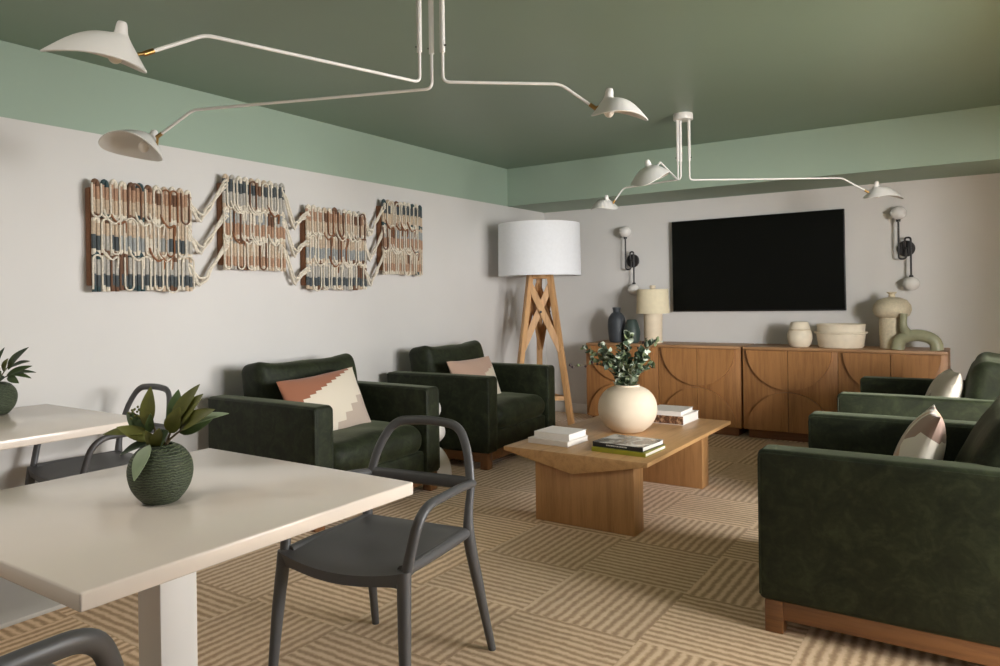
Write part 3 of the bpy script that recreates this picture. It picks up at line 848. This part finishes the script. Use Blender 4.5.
# ------------------------------------------------------------------ plastic armchairs at the tables (built facing -Y)
def make_chair():
    t = thing('plastic_chair', 'x', 'chair', (0, 0, 0), 0, 'grey plastic armchairs at the tables')
    # dished seat with a waterfall front lip
    b = bmesh.new(); n = 16; top = {}; bot = {}
    for i in range(n + 1):
        for j in range(n + 1):
            u = 2 * i / n - 1; v = j / n
            half = 0.232 - 0.022 * v
            x = u * half
            y = -0.222 + 0.442 * v - 0.022 * (1 - u * u) * (1 - v)
            z = 0.466 - 0.022 * (1 - u * u) * math.sin(PI * min(1, v * 1.1 + 0.05)) - 0.016 * (1 - v) ** 6 - 0.020 * (1 - u * u) * (1 - v) ** 2 - 0.012 * v
            top[i, j] = b.verts.new((x, y, z))
            lip = 0.016 + 0.020 * (1 - v) ** 8 + 0.014 * abs(u) ** 8
            bot[i, j] = b.verts.new((x * 0.985, y + (0.010 if j == 0 else 0), z - lip))
    for i in range(n):
        for j in range(n):
            b.faces.new((top[i, j], top[i + 1, j], top[i + 1, j + 1], top[i, j + 1]))
            b.faces.new((bot[i, j + 1], bot[i + 1, j + 1], bot[i + 1, j], bot[i, j]))
    for k in range(n):
        b.faces.new((top[k, 0], bot[k, 0], bot[k + 1, 0], top[k + 1, 0])); b.faces.new((top[k + 1, n], bot[k + 1, n], bot[k, n], top[k, n]))
        b.faces.new((top[0, k + 1], bot[0, k + 1], bot[0, k], top[0, k])); b.faces.new((top[n, k], bot[n, k], bot[n, k + 1], top[n, k + 1]))
    mb = MB(); mb._merge(b, 0); mb.build('seat', M['plastic'], t, smooth=60)
    for s in (-1, 1):
        MB().tube(smooth_path([(0.228 * s, -0.200, 0.448), (0.242 * s, -0.222, 0.24), (0.256 * s, -0.240, 0.0)], 6), [0.022, 0.022, 0.021, 0.021, 0.020, 0.020, 0.019, 0.018, 0.017, 0.016, 0.015, 0.0145, 0.0135], 14).build('leg', M['plastic'], t)
        MB().tube(smooth_path([(0.214 * s, 0.245, 0.60), (0.214 * s, 0.222, 0.44), (0.232 * s, 0.265, 0.22), (0.252 * s, 0.315, 0.0)], 6), [0.014] * 3 + [0.015, 0.016, 0.018, 0.020, 0.021, 0.021, 0.020, 0.020, 0.019, 0.018, 0.017, 0.016, 0.015, 0.015, 0.014, 0.0135], 14).build('leg', M['plastic'], t)
        arm = fillet([(0.217 * s, 0.245, 0.603), (0.236 * s, 0.12, 0.618), (0.254 * s, -0.150, 0.622), (0.230 * s, -0.198, 0.425)], 0.12, 9)
        MB().tube(arm, 0.0152, 14, up=(s, 0, 0.3), flat=(0.95, 1.15)).build('armrest', M['plastic'], t)
        MB().tube(smooth_path([(0.216 * s, -0.19, 0.444), (0.214 * s, 0.0, 0.440), (0.208 * s, 0.22, 0.440)], 6), 0.019, 12).build('seat_rail', M['plastic'], t)
    hoop = fillet([(-0.213, 0.242, 0.595), (-0.192, 0.268, 0.70), (-0.140, 0.300, 0.792), (0.0, 0.312, 0.803), (0.140, 0.300, 0.792), (0.192, 0.268, 0.70), (0.213, 0.242, 0.595)], 0.085, 7)
    MB().tube(hoop, 0.0152, 14, up=(0, 1, 0), flat=(1.1, 0.8)).build('back_hoop', M['plastic'], t)
    rail = smooth_path([(-0.222, 0.244, 0.602), (-0.11, 0.262, 0.598), (0.0, 0.268, 0.596), (0.11, 0.262, 0.598), (0.222, 0.244, 0.602)], 5)
    MB().tube(rail, 0.021, 12, up=(0, 0, 1), flat=(0.55, 1.1)).build('back_rail', M['plastic'], t)
    return t
ch = make_chair(); ch.location = (-1.680, 1.785, 0); ch.rotation_euler = (0, 0, R_(7.5))
ch['label'] = 'grey plastic armchair pulled out at the far side of the front table'
dup(ch, (-3.69, 1.905, 0), 0, 'grey plastic armchair behind the table by the left wall')
dup(ch, (-1.318, 0.357, 0), R_(-84), 'grey plastic armchair in the bottom left corner, only its curved back showing')

# ------------------------------------------------------------------ table vases with leafy stems
vp = [(0, 0), (0.040, 0), (0.046, 0.003), (0.072, 0.035), (0.083, 0.075), (0.076, 0.112), (0.052, 0.140), (0.034, 0.148), (0.030, 0.146), (0.05, 0.13), (0.07, 0.08), (0.04, 0.012), (0, 0.01)]
v1 = MB().lathe(smooth_prof([(r * 0.94, z) for r, z in vp]), 48).build('globe_vase', M['ribbed'], loc=(-1.762, 1.068, 0.7402), smooth=50)
tag(v1, 'ribbed dark green globe vase on the front white table', 'vase', 'ribbed green vases on the white tables')
v2 = v1.copy(); COL.objects.link(v2); v2.location = (-3.838, 1.528, 0.7402); v2['label'] = 'ribbed dark green globe vase on the left wall table, cut by the picture edge'

def bouquet(loc, rz, label, leaves, berries=True):
    """leaves: (stem index, base(s,u,d), tip(s,u,d), width, normal, mat)"""
    t = thing('leafy_stems', label, 'plant', loc, rz, 'leafy sprigs in the green vases')
    R = V((0.83, 0.55, 0)); U = V((0, 0, 1)); F = V((-0.55, 0.83, 0))
    P = lambda p: R * p[0] + U * p[1] + F * p[2]
    for stem, lv in leaves:
        mb = MB()
        path = smooth_path([P(q) for q in stem], 5)
        mb.tube(path, [0.0022 + 0.0018 * (1 - i / len(path)) for i in range(len(path))], 7, 0)
        for b, tp, w, nr, mi in lv:
            mb.leaf(P(b), P(tp), w, P(nr), 0.06, mi, 9, 0.85)
        mb.build('sprig', [M['stem'], M['leafA'], M['leafB'], M['leafC'], M['leafD']], t)
    if berries:
        mb = MB(); rnd = random.Random(2)
        st = smooth_path([P((-0.01, -0.06, 0)), P((-0.03, 0.04, 0.0)), P((-0.062, 0.085, -0.01))], 5)
        mb.tube(st, 0.0015, 6, 0)
        for k in range(16):
            mb.ball(st[-1] + V((rnd.uniform(-1, 1), rnd.uniform(-1, 1), rnd.uniform(-1, 1))) * 0.014, 0.0032, 8, 1)
        mb.build('bud_sprig', [M['stem'], M['leafA']], t)
    return t
# units: metres above the vase mouth; s sideways (+ right), u up, d away from viewer
N0 = (0.1, 0.3, -1)
sprigs = [
    ([(0.0, -0.10, 0), (-0.005, 0.0, 0), (-0.03, 0.08, 0.01)], [
        ((-0.034, 0.045, 0.0), (-0.022, 0.150, 0.0), 0.036, (0.2, 0, -1), 1), ((-0.03, 0.03, 0), (-0.014, 0.085, -0.02), 0.020, (0.6, 0.2, -1), 2)]),
    ([(0.0, -0.10, 0), (-0.01, 0.0, 0), (-0.05, 0.02, -0.01)], [
        ((-0.03, 0.03, 0), (-0.137, 0.032, -0.02), 0.040, (0, 1, -0.5), 1), ((-0.035, 0.032, 0), (-0.085, 0.085, 0.0), 0.036, (0.3, 0.4, -1), 2),
        ((-0.02, 0.012, 0), (-0.096, 0.052, -0.03), 0.036, (0.2, 0.7, -1), 1), ((-0.02, 0.01, -0.01), (-0.094, -0.022, -0.02), 0.030, (-0.2, 0.9, -0.6), 4)]),
    ([(0.01, -0.10, 0), (0.015, 0.0, 0), (0.05, 0.09, 0.02)], [
        ((0.030, 0.05, 0), (0.096, 0.152, 0.02), 0.038, (-0.3, 0.3, -1), 1), ((0.028, 0.05, 0), (0.036, 0.138, 0.03), 0.034, (0.4, 0.1, -1), 2),
        ((0.035, 0.04, 0), (0.108, 0.128, 0.01), 0.044, (-0.3, 0.4, -1), 1), ((0.025, 0.03, 0), (0.060, 0.10, -0.02), 0.040, (0.2, 0.2, -1), 1)]),
    ([(0.01, -0.10, 0), (0.015, 0.0, 0), (0.09, 0.06, 0.0)], [
        ((0.06, 0.045, 0), (0.178, 0.078, 0.0), 0.030, (0, 1, -0.7), 3), ((0.05, 0.04, 0), (0.15, 0.092, -0.02), 0.042, (-0.2, 0.7, -1), 1),
        ((0.05, 0.03, 0), (0.128, 0.062, 0.02), 0.044, (-0.1, 0.5, -1), 2)]),
    ([(0.0, -0.10, 0), (0.005, 0.0, -0.01), (0.0, 0.03, -0.03)], [
        ((-0.002, 0.010, -0.05), (-0.018, -0.068, -0.100), 0.038, (-0.2, 0.2, -1), 3), ((0.012, 0.005, -0.02), (0.050, 0.045, -0.06), 0.046, (-0.4, 0.5, -1), 4),
        ((0.0, 0.0, -0.02), (0.022, 0.052, -0.05), 0.034, (0.4, 0.2, -1), 1), ((0.0, 0.0, -0.02), (-0.014, 0.046, -0.05), 0.026, (0.3, 0.2, -1), 1)]),
]
bouquet((-1.762, 1.068, 0.885), 0, 'olive green leafy sprigs standing in the vase on the front table', sprigs)
sp2 = [
    ([(0, -0.1, 0), (0.0, 0, 0), (0.07, 0.10, 0)], [
        ((0.05, 0.06, 0), (0.115, 0.155, 0.01), 0.040, (-0.3, 0.3, -1), 2), ((0.07, 0.09, 0), (0.155, 0.165, -0.01), 0.030, (-0.3, 0.4, -1), 4),
        ((0.03, 0.05, 0), (0.065, 0.115, -0.02), 0.036, (-0.3, 0.3, -1), 1), ((0.06, 0.07, 0), (0.16, 0.10, -0.01), 0.030, (0, 0.8, -0.6), 4)]),
    ([(0, -0.1, 0), (0.0, 0, 0), (0.09, 0.05, 0)], [
        ((0.06, 0.04, 0), (0.175, 0.045, 0.01), 0.026, (0, 0.9, -0.5), 4), ((0.06, 0.04, 0), (0.165, 0.02, -0.01), 0.026, (0, 0.9, -0.5), 2),
        ((0.05, 0.03, 0), (0.12, 0.0, -0.03), 0.034, (0, 0.5, -1), 2), ((0.04, 0.03, 0), (0.15, 0.075, 0.02), 0.036, (0, 0.7, -0.8), 2)]),
    ([(0, -0.1, 0), (-0.01, 0, 0), (-0.03, 0.10, 0)], [
        ((-0.02, 0.07, 0), (0.035, 0.165, 0.0), 0.022, (0.4, 0.6, -1), 4), ((-0.02, 0.06, 0), (-0.07, 0.15, 0), 0.036, (0.3, 0.3, -1), 2),
        ((-0.02, 0.04, 0), (0.03, 0.10, -0.03), 0.044, (0, 0.3, -1), 2), ((-0.02, 0.03, 0), (-0.1, 0.06, -0.01), 0.036, (0, 0.6, -1), 1)]),
    ([(0, -0.1, 0), (0.005, 0, 0), (0.03, 0.02, -0.03)], [
        ((0.01, 0.01, -0.02), (0.07, 0.03, -0.05), 0.040, (0, 0.5, -1), 4), ((0.01, 0.01, -0.02), (0.045, 0.06, -0.04), 0.040, (0.2, 0.3, -1), 2), ((0.0, 0.0, -0.02), (-0.06, 0.02, -0.05), 0.038, (0, 0.5, -1), 2)]),
]
bouquet((-3.838, 1.528, 0.885), 0, 'dark green leafy sprigs in the vase at the left picture edge', sp2, False)

# ------------------------------------------------------------------ wall hanging
t = thing('wall_hanging', 'woven rope wall hanging of four panels joined by draped cords on the left wall', 'wall hanging', (XL, 3.4, 1.3))
ym, zm = 3.4, 1.3
NAMES = list(Y.keys()); YM = [Y[k] for k in NAMES]; YI = {k: i for i, k in enumerate(NAMES)}
panels = [(2.035, 2.630, 1.315, 1.905, [('tan', 'beige'), ('beige', 'grey'), ('grey', 'slate')]),
          (2.845, 3.335, 1.450, 2.030, [('slate', 'grey'), ('blue', 'tan'), ('beige', 'tan')]),
          (3.515, 4.115, 1.325, 1.905, [('tan', 'beige'), ('beige', 'blue'), ('grey', 'slate')]),
          (4.295, 4.790, 1.450, 2.025, [('slate', 'beige'), ('blue', 'tan'), ('beige', 'tan')])]
rnd = random.Random(21)
for pi, (ya, yb, za, zb, tiers) in enumerate(panels):
    back = MB().box((0.0, ya - ym, za - zm + 0.03), (0.052, yb - ym, zb - zm - 0.03), 0.008).build('panel', Y['rust'], t)
    n = int(round((yb - ya) / 0.0255 / 2) * 2); pitch = (yb - ya) / n; r = pitch * 0.46
    H = zb - za; th = H / 3
    for ti, (c1, c2) in enumerate(tiers):
        zt0 = zb - ti * th; zt1 = zt0 - th
        mb = MB()
        lo = zt1 - zm + 0.020; hi = zt0 - zm - 0.020
        split = hi - (hi - lo) * (0.45 if ti != 2 else 0.55)
        for i in range(0, n, 2):
            # a loop of cord: up one strand, round the top or bottom, down the next
            ycs = [ya - ym + (i + 0.5 + k) * pitch for k in (0, 1)]
            jit = rnd.uniform(-0.006, 0.006)
            topside = True
            xs = 0.064
            pts = []; ms = []
            def add(y, z, m): pts.append((xs + rnd.uniform(-0.001, 0.001), y, z)); ms.append(YI[m])
            endc = rnd.choice(['cream', 'cream', 'cream', 'beige', 'beige', 'cream', 'dark', 'teal' if pi in (0, 3) else 'grey'])
            b0 = lo - 0.018 + rnd.uniform(-0.006, 0.004); t0 = hi + 0.008 + jit
            a1 = c1; a2 = c2
            if c2 == 'grey' and ti == 1: a2 = rnd.choice(['grey', 'grey', 'slate', 'blue', 'cream', 'cream'])
            if c1 == 'blue': a1 = rnd.choice(['blue', 'grey', 'grey', 'blue'])
            if rnd.random() < 0.12: a1 = rnd.choice(['cream', 'dark'])
            add(ycs[0], b0, endc); add(ycs[0], lo + 0.004, endc); add(ycs[0], lo + 0.012, a2); add(ycs[0], split - 0.004, a2); add(ycs[0], split + 0.004, a1); add(ycs[0], hi - 0.006, a1)
            ym_ = (ycs[0] + ycs[1]) / 2
            for k in range(0, 7):
                a = PI - PI * k / 6
                add(ym_ + pitch / 2 * math.cos(a), t0 + pitch * 0.9 * math.sin(a), endc)
            add(ycs[1], hi - 0.006, a1); add(ycs[1], split + 0.004, a1); add(ycs[1], split - 0.004, a2); add(ycs[1], lo + 0.012, a2); add(ycs[1], lo + 0.004, endc); add(ycs[1], b0, endc)
            mb.tube(pts, r, 8, mats=ms[:-1] + [ms[-1]], up=(1, 0, 0))
        # cream cords looping over the front
        k = rnd.randint(0, 2)
        while k + 2 < n:
            wv = rnd.choice([2, 2, 3])
            y0_ = ya - ym + (k + 0.0) * pitch; y1_ = min(yb - ym, y0_ + wv * pitch)
            inv = rnd.random() < 0.5
            z0_, z1_ = lo + 0.0, hi + 0.0
            mid = (y0_ + y1_) / 2; w = (y1_ - y0_) / 2
            col = rnd.choice(['cream', 'cream', 'cream', 'cream', 'cream', 'cream', 'rust', 'dark'] if ti < 2 else ['cream', 'cream', 'cream', 'cream', 'dark'])
            if inv:
                pp = [(0.078, y0_, z0_ - 0.01)] + [(0.080, mid - w * math.cos(q * PI / 8), z1_ - 0.01 + w * 1.1 * math.sin(q * PI / 8)) for q in range(9)] + [(0.078, y1_, z0_ - 0.01)]
            else:
                pp = [(0.078, y0_, z1_ + 0.01)] + [(0.080, mid - w * math.cos(q * PI / 8), z0_ + 0.012 - w * 1.1 * math.sin(q * PI / 8)) for q in range(9)] + [(0.078, y1_, z1_ + 0.01)]
            mb.tube(pp, 0.0052, 7, YI[col])
            k += wv + rnd.choice([0, 1, 1, 2])
        if ti < 2:
            # wandering cords between the tiers
            for q in range(5):
                yy = rnd.uniform(ya - ym + 0.03, yb - ym - 0.12)
                pp = smooth_path([(0.072, yy, lo + 0.03), (0.084, yy + 0.01, lo - 0.015), (0.080, yy + 0.05, lo - 0.045), (0.084, yy + 0.08, lo - 0.03), (0.072, yy + 0.085, lo - 0.09)], 4)
                mb.tube(pp, 0.0062, 7, YI[rnd.choice(['cream', 'cream', 'cream', 'rust'])])
        mb.build('woven_tier', YM, back)
# cords draped from panel to panel
for pi in range(3):
    A, B = panels[pi], panels[pi + 1]
    for ti in range(3):
        zA = A[3] - (A[3] - A[2]) / 3 * (ti + 0.45); zB = B[3] - (B[3] - B[2]) / 3 * (ti + 0.15)
        mb = MB()
        for q in range(3):
            ph = rnd.uniform(0, 6); dz = (q - 1) * 0.018
            y0_, y1_ = A[1] - 0.02, B[0] + 0.01
            low = min(zA, zB) - (0.05 if pi != 1 else 0.10) - 0.02 * (q % 2) + dz
            fr = 0.36 if pi != 1 else 0.5
            yl = y0_ + (y1_ - y0_) * fr
            pts = smooth_path([(0.062, y0_ - 0.02 - ym, zA + 0.06 + dz - zm), (0.072, y0_ + 0.02 - ym, zA + dz - zm), (0.040 + 0.010 * q, yl - ym, low - zm), (0.045 + 0.008 * q, yl * 0.5 + y1_ * 0.5 - ym, low * 0.60 + zB * 0.40 - zm), (0.070, y1_ - ym, zB - 0.02 + dz - zm), (0.068, y1_ + 0.02 - ym, zB - 0.005 + dz - zm)], 6)
            mb.tube([(p[0] + 0.005 * math.sin(i * 0.9 + ph), p[1] + 0.004 * math.sin(i * 1.3 + ph), p[2] + 0.005 * math.cos(i * 0.9 + ph)) for i, p in enumerate(pts)], 0.0078, 8)
        mb.build('draped_cord', Y['cream'], t)

# ------------------------------------------------------------------ ceiling lights with three jointed arms
def shade_mesh(A, B, N, w=0.105, roll=0.0):
    """hood: rim from B (arm side) to A (long tip), nipple apex N"""
    A, B, N = V(A), V(B), V(N)
    ax = (A - B).normalized()
    if roll:
        Rm = Matrix.Rotation(roll, 3, ax)
        mid0 = (A + B) / 2
        N = B + Rm @ (N - B)
    up = (N - B) - ax * (N - B).dot(ax); up.normalize()
    side = up.cross(ax).normalized()
    a = (A - B).length / 2; mid = (A + B) / 2
    apex = N - up * 0.036
    nR, nS = 10, 40
    mb = MB(); bm = mb.bm
    def ringpts(t, off):
        out = []
        for k in range(nS):
            th = 2 * PI * k / nS
            c, s = math.cos(th), math.sin(th)
            rim = mid + ax * (a - off) * c + side * (w - off) * s * (1 - 0.16 * c) + up * (0.026 * s * s - 0.004)
            col = apex + ax * (0.019 - off) * c + side * (0.019 - off) * s
            bulge = up * (0.030 * math.sin(PI * t) * (0.55 + 0.45 * c)) 
            g = t ** 1.12
            h = t ** 0.92
            p = col.lerp(rim, g)
            dv = (rim - col).dot(up)
            p = p + up * (dv * (h - g)) + bulge * (1 if t < 1 else 0)
            out.append(p)
        return out
    rings = [[bm.verts.new(p) for p in ringpts(i / nR, 0.0)] for i in range(nR + 1)]
    inner = [[bm.verts.new(p - up * 0.003) for p in ringpts(i / nR, 0.003)] for i in range(nR + 1)]
    def skin(R0, R1, flip):
        for k in range(nS):
            q = (R0[k], R0[(k + 1) % nS], R1[(k + 1) % nS], R1[k])
            bm.faces.new(q[::-1] if flip else q)
    for i in range(nR): skin(rings[i], rings[i + 1], True); skin(inner[i], inner[i + 1], False)
    skin(rings[nR], inner[nR], True)
    # nipple
    prev = rings[0]
    for i in range(1, 11):
        q = i / 10
        rr = 0.019 * (0.80 + 0.20 * (1 - q) ** 2) * math.sqrt(max(0.03, 1 - max(0.0, (q - 0.5) / 0.5) ** 2)); hh = 0.036 * (q if q < 0.6 else 0.6 + 0.4 * math.sin((q - 0.6) / 0.4 * PI / 2))
        cur = [bm.verts.new(apex + up * hh + (ax * math.cos(2 * PI * k / nS) + side * math.sin(2 * PI * k / nS)) * rr) for k in range(nS)]
        skin(prev, cur, False); prev = cur
    bm.faces.new(prev)
    bmesh.ops.recalc_face_normals(bm, faces=bm.faces)
    return mb, up, ax, side, mid, apex

def fixture(cx, cy, label, arms):
    t = thing('ceiling_light', label, 'ceiling light', (cx, cy, ZC), 0, 'white three armed ceiling lights')
    O = V((cx, cy, ZC))
    MB().lathe([(0, 0), (0.068, 0), (0.070, -0.006), (0.070, -0.040), (0.066, -0.046), (0, -0.046)], 40).build('canopy', M['fixture'], t)
    for st, bend, kn, A, B, N, roll, w in arms:
        st, bend, kn, A, B, N = [V(p) - O for p in (st, bend, kn, A, B, N)]
        sl = MB().tube([(st.x, st.y, -0.04), (st.x, st.y, -0.34)], 0.0105, 14).build('stem', M['fixture'], t)
        sd = V((-0.013 if st.x < 0.02 else 0.013, 0, 0))
        MB().tube([V((st.x, st.y, -0.315)), V((st.x, st.y, -0.315)) + sd * 1.35], 0.0035, 8).build('set_screw', M['black'], sl)
        MB().tube(fillet([(st.x, st.y, -0.33), st, bend, kn], 0.028, 6), 0.0062, 12).build('arm', M['fixture'], t)
        mb, up, ax, side, mid, apex = shade_mesh(A, B, N, w, roll)
        sh = mb.build('shade', M['fixture'], t, smooth=60)
        # brass joint between arm and hood
        d = (kn - bend).normalized()
        hood = B.lerp(apex, 0.42)
        MB().tube([kn - d * 0.012, kn + d * 0.020], 0.0085, 12).build('knuckle', M['brass'], sh)
        MB().tube([kn + d * 0.014, hood + (apex - hood) * 0.05], 0.0055, 10).build('pivot', M['brass'], sh)
        b0 = mid * 0.5 + apex * 0.5 - ax * 0.02; 
        MB().tube([b0 + up * 0.030, b0 - up * 0.004], 0.014, 14).build('socket', M['fixture'], sh)
        MB().ball(b0 - up * 0.020, 0.021, 16, s=(1, 1, 1.15)).build('bulb', M['bulb'], sh)
    return t
fixture(-1.80, 2.25, 'white three armed ceiling light nearest the viewer, cut by the top edge', [
    ((-1.838, 2.215, 2.10), (-2.060, 1.420, 2.10), (-2.104, 1.261, 2.011), (-2.182, 0.985, 1.960), (-2.107, 1.250, 1.950), (-2.128, 1.180, 2.080), R_(-17), 0.105),
    ((-1.812, 2.258, 2.08), (-2.843, 1.896, 2.08), (-3.004, 1.841, 1.985), (-3.262, 1.715, 1.950), (-3.000, 1.840, 1.905), (-3.050, 1.815, 2.030), R_(28), 0.100),
    ((-1.763, 2.266, 2.10), (-1.404, 2.564, 2.10), (-1.305, 2.646, 2.014), (-1.128, 2.793, 1.964), (-1.306, 2.645, 1.980), (-1.253, 2.690, 2.084), R_(13), 0.096)])
fixture(-1.80, 5.12, 'white three armed ceiling light hanging in front of the television', [
    ((-1.835, 5.098, 2.08), (-1.674, 4.333, 2.08), (-1.640, 4.180, 2.020), (-1.615, 3.950, 1.890), (-1.662, 4.225, 1.958), (-1.645, 4.130, 2.066), R_(14), 0.118),
    ((-1.825, 5.130, 2.09), (-2.335, 5.265, 2.090), (-2.402, 5.235, 1.988), (-2.590, 5.200, 1.943), (-2.370, 5.230, 1.933), (-2.450, 5.225, 2.043), R_(-20), 0.100),
    ((-1.765, 5.142, 2.08), (-0.851, 5.759, 2.08), (-0.708, 5.855, 1.984), (-0.487, 6.004, 1.930), (-0.716, 5.850, 1.935), (-0.650, 5.894, 2.052), R_(9), 0.100)])

# ------------------------------------------------------------------ camera, world, colour
import mathutils
f, y0, yaw, roll, pitch = 728.6861, 298.765, math.radians(33.6457), math.radians(-0.7942), math.radians(-0.0884)
F = V((-math.sin(yaw), math.cos(yaw), 0)); Rr = V((math.cos(yaw), math.sin(yaw), 0)); U = V((0, 0, 1))
F2 = F * math.cos(pitch) + U * math.sin(pitch); U2 = U * math.cos(pitch) - F * math.sin(pitch)
R3 = Rr * math.cos(roll) + U2 * math.sin(roll); U3 = U2 * math.cos(roll) - Rr * math.sin(roll)
cam = bpy.data.cameras.new('camera'); co = bpy.data.objects.new('camera', cam); COL.objects.link(co)
m = Matrix((R3, U3, -F2)).transposed().to_4x4(); m.translation = V((0, 0, 1.25))
co.matrix_world = m
cam.sensor_width = 36.0; cam.lens = 36.0 * f / 1000.0; cam.shift_y = (y0 - 333.0) / 1000.0
cam.clip_start = 0.05
S.camera = co
w = bpy.data.worlds.new('world'); S.world = w; w.use_nodes = True
w.node_tree.nodes['Background'].inputs[0].default_value = (0.75, 0.85, 1.0, 1)
w.node_tree.nodes['Background'].inputs[1].default_value = 0.3
S.view_settings.view_transform = 'Standard'; S.view_settings.look = 'None'
S.view_settings.gamma = 1.0; S.view_settings.use_curve_mapping = False
S.view_settings.exposure = 0.11
